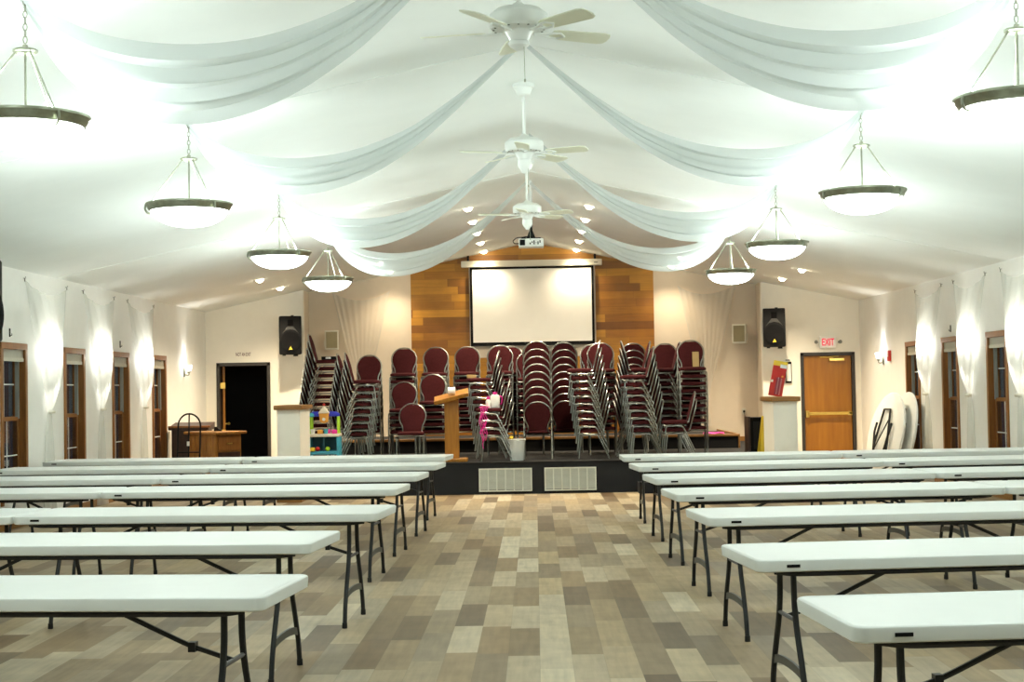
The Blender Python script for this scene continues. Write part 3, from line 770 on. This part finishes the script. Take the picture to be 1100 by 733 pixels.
# signs and small wall items
t = thing('exit_sign', 'lit white EXIT sign with red letters above brown door', 'sign', (5.40, YD, 2.275))
MB().box(-.15, -.06, -.105, .15, 0, .105).build('housing', 'white', t, bevel=.01)
text_mesh('EXIT', .185, .003, 'lettering', 'exit_red', t, (0, -.063, .0), sx=.60)
for s in (-1, 1):
    e = MB().lathe([(0, 0), (.022, .005), (.034, .05), (.034, .06), (0, .062)], 14).build('lamp_head', 'grille_dark', t)
    e.matrix_local = Matrix.Translation((s*.20, -.05, -.0)) @ Matrix.Rotation(R(80), 4, 'X') @ Matrix.Rotation(R(s*25), 4, 'Y')
    MB().tube([(s*.14, -.03, 0), (s*.20, -.03, 0)], .01, 6).build('arm', 'white', t)
t = thing('door_sign', 'small sign reading NOT AN EXIT above the open door', 'sign', (-5.40, YD, 2.245))
MB().box(-.17, -.006, -.06, .17, 0, .06).build('plate', 'wall', t)
text_mesh('NOT AN EXIT', .09, .001, 'lettering', 'exit_text', t, (0, -.008, 0), sx=.50)
t = thing('fire_alarm', 'red fire alarm box on the right wall', 'alarm', (XR+.004, 26.0, 1.97), R(90))
MB().box(-.06, 0, -.09, .06, .05, .09).build('box', 'red', t, bevel=.008)
MB().box(-.035, .05, -.02, .035, .06, .05).build('strobe', 'white', t, bevel=.004)
t = thing('clipboard_rack', 'narrow white strip with dark ends beside leaning red box', 'wall holder', (4.67, YD+.004, 1.74))
MB().box(-.05, -.03, -.18, .05, 0, .18).build('panel', 'white', t, bevel=.004)
MB().box(.045, -.036, -.17, .057, 0, .16).box(-.057, -.036, -.17, -.045, 0, .16).build('edge', 'black', t)
MB().box(-.055, -.036, -.20, .055, 0, -.165).box(-.055, -.036, .15, .055, 0, .19).box(-.05, -.02, .215, .03, 0, .23).build('clip', 'black', t)

# red game box leaning on the right half wall
t = thing('game_box', 'tall red and yellow box leaning on the right half wall', 'box', (3.40, 21.75, 1.352), R(-4)); t.rotation_euler = (0, R(11), R(-4))
MB().box(-.115, -.045, 0, .075, .045, .43).build('carton', 'red', t, bevel=.004)
MB().box(-.116, -.046, .43, .076, .046, .50).build('top_band', 'yellow', t, bevel=.004)
MB().box(-.02, -.048, .405, .070, -.0465, .455).build('pale_patch', 'white', t)
mb = MB()
for k in range(9):
    for j in range(2): mb.box(-.045+j*.036, -.047, .03+k*.027, -.022+j*.036, -.0455, .044+k*.027)
mb.build('print_block', 'navy', t, smooth=False)
mb = MB()
for k in range(9): mb.box(-.018, -.047, .035+k*.027, -.012, -.0455, .05+k*.027); mb.box(.018, -.047, .03+k*.027, .034, -.0455, .036+k*.027)
mb.build('print_marks', 'white', t, smooth=False)
MB().box(-.115, -.047, .19, -.085, -.0455, .225).build('print_logo', 'cream', t)
MB().box(.02, -.047, .275, .045, -.0455, .30).build('price_dot', 'toy_orange', t)

# ------------------------------------------------------------------ back left corner
t = thing('podium', 'dark wooden podium with slanted top beside the last left window', 'podium', (-5.68, 25.30, 0))
MB().box(-.29, -.2, 0, .29, .22, .94).build('cabinet', 'dark_wood', t, bevel=.006)
MB().prism([(-.26, .94), (.26, .94), (.26, 1.06), (-.26, .985)], -.33, .33, 'x').build('slanted_top', 'dark_wood', t, bevel=.004)
MB().box(-.33, -.27, .978, .36, -.235, 1.01).build('book_ledge', 'trim_wood', t, bevel=.004)
t = thing('office_desk', 'pine desk set cornerwise in front of the open door', 'desk', (-5.16, 24.66, 0), R(50))
MB().box(-.31, -.42, .88, .31, .42, .925).build('top', 'desk_wood', t, bevel=.012)
MB().box(-.25, -.34, .06, .25, .36, .88).build('cabinet', 'desk_wood', t, bevel=.004)
mb = MB()
for k in range(6): mb.box(-.264, -.33+k*.115, .09, -.25, -.23+k*.115, .84)
mb.build('side_slats', 'desk_wood', t, bevel=.003)
for k in range(3):
    dr = MB().box(-.215, -.362, .12+k*.25, .215, -.34, .345+k*.25).build('drawer', 'trim_wood' if k > 1 else 'dark_wood', t, bevel=.004)
    MB().box(-.05, -.375, .225+k*.25, .05, -.362, .24+k*.25).build('drawer_pull', 'brass', dr)
MB().box(-.24, -.32, 0, .24, .34, .06).build('plinth', 'dark_wood', t)
t = thing('tape_dispenser', 'small black tape dispenser on the pine desk', 'dispenser', (-5.11, 24.62, .925))
MB().prism([(-.06, 0), (.07, 0), (.06, .03), (.02, .035), (-.01, .075), (-.05, .07)], -.025, .025).build('body', 'black', t, bevel=.004)
t = thing('hand_truck', 'black hand truck with arched handle before the podium', 'hand truck', (-5.43, 23.9, 0))
arch = [(.175*cos(a), .12, 1.03+.19*sin(a)) for a in [PI*k/14 for k in range(15)]]
MB().tube([(.175, -.02, .12), (.175, .10, .9)]+arch+[(-.175, .10, .9), (-.175, -.02, .12)], .0135, 8).build('frame', 'black', t)
MB().tube([(0, .12, 1.22), (0, 0, .15)], .012, 8).build('centre_bar', 'black', t)
MB().box(-.2, -.24, .015, .2, -.02, .03).box(-.2, -.03, .015, .2, -.015, .2).build('toe_plate', 'black', t)
mb = MB()
for z_ in (.35, .62): mb.tube([(-.175, .03, z_), (.175, .03, z_)], .011, 8)
mb.build('crossbar', 'black', t)
for s in (-1, 1):
    wl = MB().lathe([(.03, -.03), (.12, -.03), (.13, -.015), (.13, .015), (.12, .03), (.03, .03)], 20).build('wheel', 'rubber', t)
    wl.matrix_local = Matrix.Translation((s*.22, .08, .13)) @ Matrix.Rotation(R(90), 4, 'Y')
MB().box(-.02, .02, .72, .02, .026, .79).build('tag', 'white', t)

# folded round tables leaning on the right wall
def round_table(label, x, y, tilt, rz=0):
    t = thing('round_folding_table', label, 'table', (x, y, 0), R(rz), 'round tables leaning on the right wall')
    base = Matrix.Rotation(R(tilt), 4, 'Y')
    r = .70
    def P(mb):                                       # local disc: normal -> x, raised by r
        m_ = base @ Matrix.Translation((0, 0, r)) @ Matrix.Rotation(R(90), 4, 'Y')
        mb.v = [tuple(m_ @ Vector(p)) for p in mb.v]; return mb
    P(MB().lathe([(0, 0), (r-.02, 0), (r-.005, .006), (r, .015), (r, .035), (r-.012, .045), (r-.03, .042), (r-.035, .01), (0, .008)], 48)).build('tabletop', 'table_white', t)
    for s in (-1, 1):
        P(MB().tube(bend([(-.42, s*.12, -.03), (.12, s*.26, -.035), (.25, s*.26, -.03)], .05), .019, 8).tube([(-.42, s*.12, -.03), (-.42, s*-.02, -.03)], .014)).build('leg', 'table_leg', t)
        P(MB().tube(bend([(.42, s*.16, -.05), (-.05, s*.30, -.055), (-.2, s*.30, -.04)], .05), .019, 8).tube([(.42, s*.16, -.05), (.42, 0, -.05)], .014)).build('leg', 'table_leg', t)
    P(MB().tube([(-.30, -.25, -.06), (.28, .22, -.06)], .011, 8)).build('brace', 'table_leg', t)
    return t
round_table('white round folding table leaning at wall, dark legs showing', 5.34, 24.35, 13, 9)
round_table('white round folding table leaning between legs-out table and wall', 5.57, 24.25, 12, 3)

# ------------------------------------------------------------------ ceiling lights, fans, drapes
def make_pendant():
    t = empty('bowl_pendant')                        # local z = 0 at the ring
    MB().lathe([(.292, -.035), (.300, -.040), (.318, -.028), (.326, -.006), (.338, .006), (.338, .018), (.326, .022), (.312, .016), (.300, .004), (.292, -.015)], 48, close=True).build('ring', 'nickel', t)
    pr_ = [(.300*cos(a)**.9 if cos(a) > 1e-6 else 0, -.015-.150*sin(a)) for a in [PI/2*k/10 for k in range(11)]]
    pr_[-1] = (0, -.165)
    MB().lathe(pr_, 40).build('glass_bowl', 'bowl', t).data.materials
    for k in range(3):
        a = R(197+120*k)
        MB().tube([(.05*cos(a), .05*sin(a), .365), (.295*cos(a), .295*sin(a), .018)], .0055, 6).build('rod', 'nickel', t)
        c_ = MB(); c_.tube(spline([(.33*cos(a), .33*sin(a), .012), (.338*cos(a), .338*sin(a), -.025), (.322*cos(a), .322*sin(a), -.055), (.298*cos(a), .298*sin(a), -.062)], 3), .009, 6)
        c_.build('ring_clip', 'nickel', t)
    MB().tube([(0, 0, .03), (0, 0, .37)], .007, 8).lathe([(0, .02), (.07, .025), (.075, .035), (.02, .045), (0, .05)], 20).build('stem', 'nickel', t)
    MB().lathe([(.058, .360), (.066, .365), (.066, .375), (.058, .38), (.045, .37)], 20, close=True).lathe([(.0, .36), (.02, .365), (.014, .40), (.0, .41)], 10).build('hub', 'nickel', t)
    return t
pend = make_pendant(); first = True
ORDP = {4.2: 'nearest', 8.08: 'nearest', 11.94: 'second', 16.18: 'third', 20.0: 'farthest'}
HP = 1.53+1.47
def chain(parent, ztop):
    n = int((ztop-.41)/.034)
    mb = MB()
    for k in range(n):
        z_ = .42+k*.034+.01
        pts = [(.011*cos(a), 0, .021*sin(a)) if k % 2 == 0 else (0, .011*cos(a), .021*sin(a)) for a in [2*PI*j/8 for j in range(8)]]
        mb.tube([(p[0], p[1], p[2]+z_) for p in pts], .003, 4, closed=True)
    mb.build('chain', 'nickel', parent)
    MB().lathe([(.01, ztop-.045), (.03, ztop-.04), (.065, ztop-.01), (.068, ztop+.012), (0, ztop+.014)], 20).build('ceiling_cap', 'nickel', parent)
PEND_E = 240
for y, seen in ((8.08, 1), (11.94, 1), (16.18, 1), (20.0, 1), (4.2, 0),):
    for side, x in (('left', -2.68), ('right', 2.57)):
        if seen:
            o = pend if first else dup(pend)
            first = False
            o.location = (x, y, HP)
            tag(o, '%s lit bowl pendant in the row %s of the fans' % ({8.08: 'nearest', 11.94: 'second nearest', 16.18: 'third nearest', 20.0: 'farthest'}[y], side), 'pendant lamp', 'lit bowl pendants')
            o['ct'] = zc(x)-HP
        point_light((x, y, HP-.03), PEND_E if y > 8.5 else PEND_E*.8 if seen else PEND_E*.13, (.88, 1., .955), .10, None, 'pendant_bulb')
for o in [q for q in bpy.data.objects if q.get('ct')]:
    chain(o, o['ct']); del o['ct']

def make_fan(base, label, y, zb, mount):
    t = thing('ceiling_fan', label, 'fan', (-.06, y, zb), 0, 'white ceiling fans along the ridge')
    zt = RIDGE-zb
    MB().lathe([(0, -.075), (.055, -.07), (.075, -.03), (.09, -.01), (.165, .0), (.175, .02), (.175, .085), (.13, .12), (.05, .135), (.025, .16), (0, .16)], 32).build('motor_housing', 'fan_white', t)
    mb = MB()
    for k in range(16):
        a = 2*PI*k/16; mb.box(.150*cos(a)-.006, .150*sin(a)-.006, -.006, .150*cos(a)+.006, .150*sin(a)+.006, .002)
    mb.build('vent_slots', 'grille_dark', t, smooth=False)
    MB().tube([(0, 0, .15), (0, 0, zt-.02)], .014, 10).build('downrod', 'fan_white', t)
    MB().lathe([(.02, zt-.13), (.06, zt-.11), (.085, zt-.05), (.10, zt-.045), (.10, zt-.005), (0, zt-.004)], 24).build('canopy', 'fan_white', t)
    k_ = .45 if y < 10 else 1
    MB().lathe([(0, -.07-.13*k_), (.02, -.07-.125*k_), (.05, -.07-.08*k_), (.06, -.07-.06*k_), (.06, -.075), (0, -.07)], 20).build('switch_cup', 'fan_white', t)
    MB().tube([(.03, -.03, -.10), (.032, -.032, -.30)], .0022, 5).lathe([(0, -.325), (.006, -.32), (.006, -.305), (0, -.30)], 8, (.032, -.032, 0)).build('pull_chain', 'nickel', t)
    for k in range(5):
        a = R(base+72*k); mz = Matrix.Rotation(a, 4, 'Z')
        pit = Matrix.Rotation(R(-13), 4, 'X')
        L0, L1 = .215, .60
        out = [(L0, -.045), (L0+.03, -.056), (L1-.05, -.068), (L1-.012, -.055), (L1, -.025), (L1, .025), (L1-.012, .055), (L1-.05, .068), (L0+.03, .056), (L0, .045)]
        m_ = mz @ Matrix.Translation((0, 0, -.012)) @ pit
        bl = MB().prism(out, -.004, .004, 'z', m_).build('blade', 'fan_blade', t)
        ir = MB(); ir.tube([m_ @ Vector(p) for p in [(.10, 0, -.008), (.17, -.012, -.01), (.215, -.03, -.008), (.26, -.035, -.007), (.30, 0, -.007), (.26, .035, -.007), (.215, .03, -.008), (.17, .012, -.01), (.10, .003, -.008)]], .008, 6)
        ir.build('blade_iron', 'fan_white', bl)
    return t
make_fan(97, 'nearest white ceiling fan, cut by the top photo edge', 9.1, 3.67, 0)
make_fan(268, 'middle white ceiling fan on a long white downrod', 13.85, 3.67, 0)
make_fan(262, 'farthest white ceiling fan, just above the projector', 18.6, 3.65, 0)

# sheer swags: gathered at the ridge and at the pendant row, hanging wide between
SW = [(.03, 2.68, .05), (.34, 2.38, .09), (.61, 2.14, .14), (.93, 1.90, .20), (1.34, 1.71, .28), (1.76, 1.64, .34), (2.15, 1.70, .34), (2.45, 1.88, .26), (2.66, 2.14, .06)]
def swag(side, y, label, flat=0., wide=1.):
    s = -1 if side == 'left' else 1
    rows = []; prof = spline(SW, 7); nv = 22
    for i, (x, h, w) in enumerate(prof):
        row = []
        tx = prof[min(i+1, len(prof)-1)][0]-prof[max(i-1, 0)][0]; tz = prof[min(i+1, len(prof)-1)][1]-prof[max(i-1, 0)][1]
        l = math.hypot(tx, tz) or 1; nx, nz = -tz/l, tx/l
        if nz < 0: nx, nz = -nx, -nz
        hh = h+flat*4*(x/2.7)*(1-x/2.7)
        for j in range(nv+1):
            v = j/nv; q = v-.5
            fold = .020*min(1, w*4)*sin(v*PI*7+i*.05)+.012*sin(v*PI*13+1.3)*min(1, w*4)
            ww = w*wide
            off = -q*ww*.88 + fold                       # spread along the curve normal
            yy = y+q*ww*1.05+.35*fold
            row.append((XC+s*(x+nx*off*.5), yy, 1.53+hh+nz*off))
        rows.append(row)
    return tag(MB().grid(rows).build('ceiling_swag', 'sheer'), label, 'drape', 'sheer ceiling swags')
for y, nm, fl, wd in ((8.08, 'nearest', 0, 1.0), (11.94, 'second nearest', .05, .66), (16.18, 'third nearest', .03, .75), (20.0, 'farthest', .0, .75)):
    for side in ('left', 'right'):
        swag(side, y, '%s sheer white ceiling swag on the %s side' % (nm, side), fl, wd)

# downlights
def downlight(x, y, label, e, ang=R(130), tilt=0):
    sl = math.atan(SL)*(1 if x < XC else -1)
    t = thing('downlight', label, 'downlight', (x, y, zc(x)), 0, 'small warm downlights near the stage')
    m_ = Matrix.Rotation(-sl, 4, 'Y')
    f = MB().lathe([(.055, -.004), (.085, -.010), (.088, -.002), (.085, .0), (.055, .0)], 24, close=True).build('trim_ring', 'fan_white', t); f.matrix_local = m_
    l = MB().lathe([(0, -.05), (.03, -.045), (.052, -.025), (.06, .0), (0, .0)], 20).build('lens', 'lens', t); l.matrix_local = m_
    spot_light((x, y, zc(x)-.065), (tilt, 0, 0), e, (1., .83, .58), ang, 1., .05, None, 'downlight_spot')
PL = ['farthest from the stage wall', 'second', 'third', 'fourth', 'closest to the stage wall']
for k in range(5):
    y = 21.9+k*1.72
    e = 110 if k < 4 else 50
    downlight(-.92, y, 'warm ceiling downlight in the row left of the projector, %s' % PL[k], e)
    downlight(.82, y, 'warm ceiling downlight in the row right of the projector, %s' % PL[k], e)
for s, nm in ((-1, 'left'), (1, 'right')):
    for y, w_ in ((25.0, 'nearer'), (27.0, 'farther')):
        downlight(XC+s*4.42, y, 'warm ceiling downlight above the %s loudspeaker, %s of two' % (nm, w_), 190)
    for y, w_ in ((26.6, 'nearer'), (28.55, 'farther')):
        downlight(XC+s*2.62, y, 'warm ceiling downlight above the %s stage drape, %s of two' % (nm, w_), 90 if y < 28 else 48)

# wall sconces and window drapes
def make_sconce(label, x, s, y, z, grp, e=26):
    t = thing('wall_sconce', label, 'sconce', (x, y, z), 0, grp)
    MB().box(min(0, s*.02), -.03, -.10, max(0, s*.02), .03, .06).build('back_plate', 'nickel', t, bevel=.006)
    MB().tube(bend([(0, 0, -.06), (s*.09, 0, -.08), (s*.09, 0, -.02)], .04), .009, 8).lathe([(.0, -.04), (.022, -.03), (.03, -.01), (.028, 0)], 14, (s*.09, 0, 0)).build('arm', 'nickel', t)
    MB().lathe([(.026, 0), (.045, .04), (.055, .10), (.052, .10), (.042, .04), (.022, .004)], 20, (s*.09, 0, 0), close=True).build('glass_shade', 'sconce_glass', t)
    spot_light((x+s*.09, y, z+.03), (R(180), 0, 0), e, (1., .95, .86), R(75), 1., .04, None, 'sconce_uplight')
    if 'drapes' in grp: point_light((x+s*.09, y, z+.14), e*.9, (1., .97, .90), .05, None, 'sconce_bulb'); spot_light((x+s*.09, y, z-.12), (0, 0, 0), e*1.0, (1., .95, .86), R(70), 1., .04, None, 'sconce_downlight')
    else: point_light((x+s*.09, y, z+.15), 2.2, (1., .97, .90), .05, None, 'sconce_bulb')
    return t
def window_drape(side, ya, yb, yt, label):
    s = 1 if side == 'left' else -1; x0 = XL if s > 0 else XR
    rows = []; nv = 26
    stops = [(2.93, 0, 1, .025), (2.86, .02, .98, .04), (2.5, .11, .89, .09), (2.1, .22, .78, .15), (1.75, .33, .68, .15), (1.5, .43, .58, .10), (1.34, .475, .525, .05), (1.22, .45, .55, .05), (.8, .40, .60, .06), (.3, .37, .63, .07), (.015, .34, .66, .09)]
    c = (yt-ya)/(yb-ya)
    for z_, a, b, o in spline(stops, 5):
        row = []
        for j in range(nv+1):
            v = j/nv; u = a+(b-a)*v
            k = u-.5+c*(1-abs(2*u-1))+.5*abs(2*u-1)
            yy = ya+(yb-ya)*k
            topf = max(0, (z_-2.3)/.63)
            zz = z_-.13*topf*4*v*(1-v)
            wid = (b-a)
            bow = o*(1-.8*(2*v-1)**2)+.012*sin(v*PI*11)*min(1, .35+wid)
            row.append((x0+s*max(.012, bow+.012), yy, zz))
        rows.append(row)
    t = thing('window_drape', label, 'drape', (0, 0, 0), 0, 'sheer drapes tied between the windows')
    MB().grid(rows).build('fabric', 'sheer_wall', t)
    MB().lathe([(.0, -.02), (.04, -.018), (.05, 0), (.04, .018), (.0, .02)], 14, (x0+s*.06, yt, 1.335)).build('tie', 'ivory', t)
    for yy in (ya, yb):
        MB().tube([(x0, yy, 2.95), (x0+s*.03, yy, 2.95), (x0+s*.03, yy, 2.97)], .004, 6).tube([(x0+s*.02, yy, 2.945), (x0+s*.02, yy, 2.91)], .006, 6).build('hook', 'door_frame', t)
LW = [(18.25, 19.9, 19.1, 'nearest'), (20.62, 22.15, 21.4, 'middle'), (22.88, 24.45, 23.75, 'farthest')]
for a, b, c, nm in LW:
    window_drape('left', a, b, c, '%s sheer drape tied between left wall windows' % nm)
    make_sconce('%s wall sconce glowing behind left wall drape' % nm, XL, 1, c, 1.93, 'sconces behind the drapes', 4.2)
RW = [(18.25, 19.72, 19.0, 'nearest'), (20.40, 21.95, 21.2, 'middle'), (22.6, 24.15, 23.5, 'farthest')]
for a, b, c, nm in RW:
    window_drape('right', a, b, c, '%s sheer drape tied between right wall windows' % nm)
    make_sconce('%s wall sconce glowing behind right wall drape' % nm, XR, -1, c, 1.93, 'sconces behind the drapes', 4.2)
make_sconce('bare wall sconce near the back left corner', XL, 1, 26.6, 1.93, 'bare sconces', 9)
make_sconce('bare wall sconce beside the red fire alarm', XR, -1, 26.5, 1.93, 'bare sconces', 9)
for i, (x, s, y, lb) in enumerate(((XL, 1, 17.75, 'small black hook above the nearest left window'), (XL, 1, 22.5, 'small black hook above the third left window'), (XR, -1, 22.2, 'small black hook above the middle right window'))):
    t = thing('wall_hook', lb, 'hook', (x, y, 2.28))
    MB().box(min(0, s*.012), -.012, -.05, max(0, s*.012), .012, .05).build('plate', 'black', t, bevel=.003)
    MB().tube(bend([(s*.01, 0, -.03), (s*.03, 0, -.035), (s*.03, 0, -.01)], .01), .004, 6).build('prong', 'black', t)

# drapes on the stage wall
def stage_drape(label, xa, xb, xt):
    rows = []; nv = 40
    for z_, a, b in spline([(3.42, 0, 1), (3.30, .03, .97), (2.9, .12, .89), (2.4, .23, .79), (1.9, .36, .68), (1.5, .45, .58), (1.2, .47, .55), (.75, .44, .58)], 5):
        row = []
        for j in range(nv+1):
            v = j/nv; u = a+(b-a)*v
            k = u-.5+xt*(1-abs(2*u-1))+.5*abs(2*u-1)
            topf = max(0, (z_-2.6)/.82)
            row.append((xa+(xb-xa)*k, YS-.045-.006*(1+sin(v*PI*17+.8*sin(v*9)))*(.3+.7*(b-a)), z_-.17*topf*4*v*(1-v)))
        rows.append(row)
    tag(MB().grid(rows).build('stage_drape', 'sheer_stage'), label, 'drape', 'sheer drapes on the stage wall')
stage_drape('sheer tapering drape on the stage wall, left of wood panel', -3.83, -2.72, .48)
stage_drape('sheer tapering drape on the stage wall, right of wood panel', 2.72, 3.83, .45)

# ------------------------------------------------------------------ world, camera, view
w = bpy.data.worlds.new('night'); SC.world = w; w.use_nodes = True
w.node_tree.nodes['Background'].inputs[0].default_value = (.012, .014, .02, 1)
w.node_tree.nodes['Background'].inputs[1].default_value = .5
cam = bpy.data.cameras.new('camera'); co = bpy.data.objects.new('camera', cam); COL.objects.link(co); SC.camera = co
cam.sensor_width = 36; cam.sensor_fit = 'HORIZONTAL'; F = 1650.; cam.lens = F/1100*36; cam.clip_end = 200; cam.clip_start = .05
ROLL = .018
yv = Vector((25., -50.5, -F)).normalized()
zv = Vector((-ROLL, 1., 0)); zv = (zv-yv*zv.dot(yv)).normalized()
xv = yv.cross(zv)
co.matrix_world = Matrix.Translation((0, 0, 1.53)) @ Matrix((xv, yv, zv)).to_4x4()
SC.view_settings.view_transform = 'Standard'; SC.view_settings.look = 'None'
SC.view_settings.gamma = 1; SC.view_settings.use_curve_mapping = False
SC.view_settings.exposure = 1.4
cy = SC.cycles
cy.use_denoising = True; cy.max_bounces = 10; cy.diffuse_bounces = 5; cy.glossy_bounces = 3; cy.transmission_bounces = 6
cy.transparent_max_bounces = 16; cy.sample_clamp_indirect = 8; cy.caustics_reflective = False; cy.caustics_refractive = False
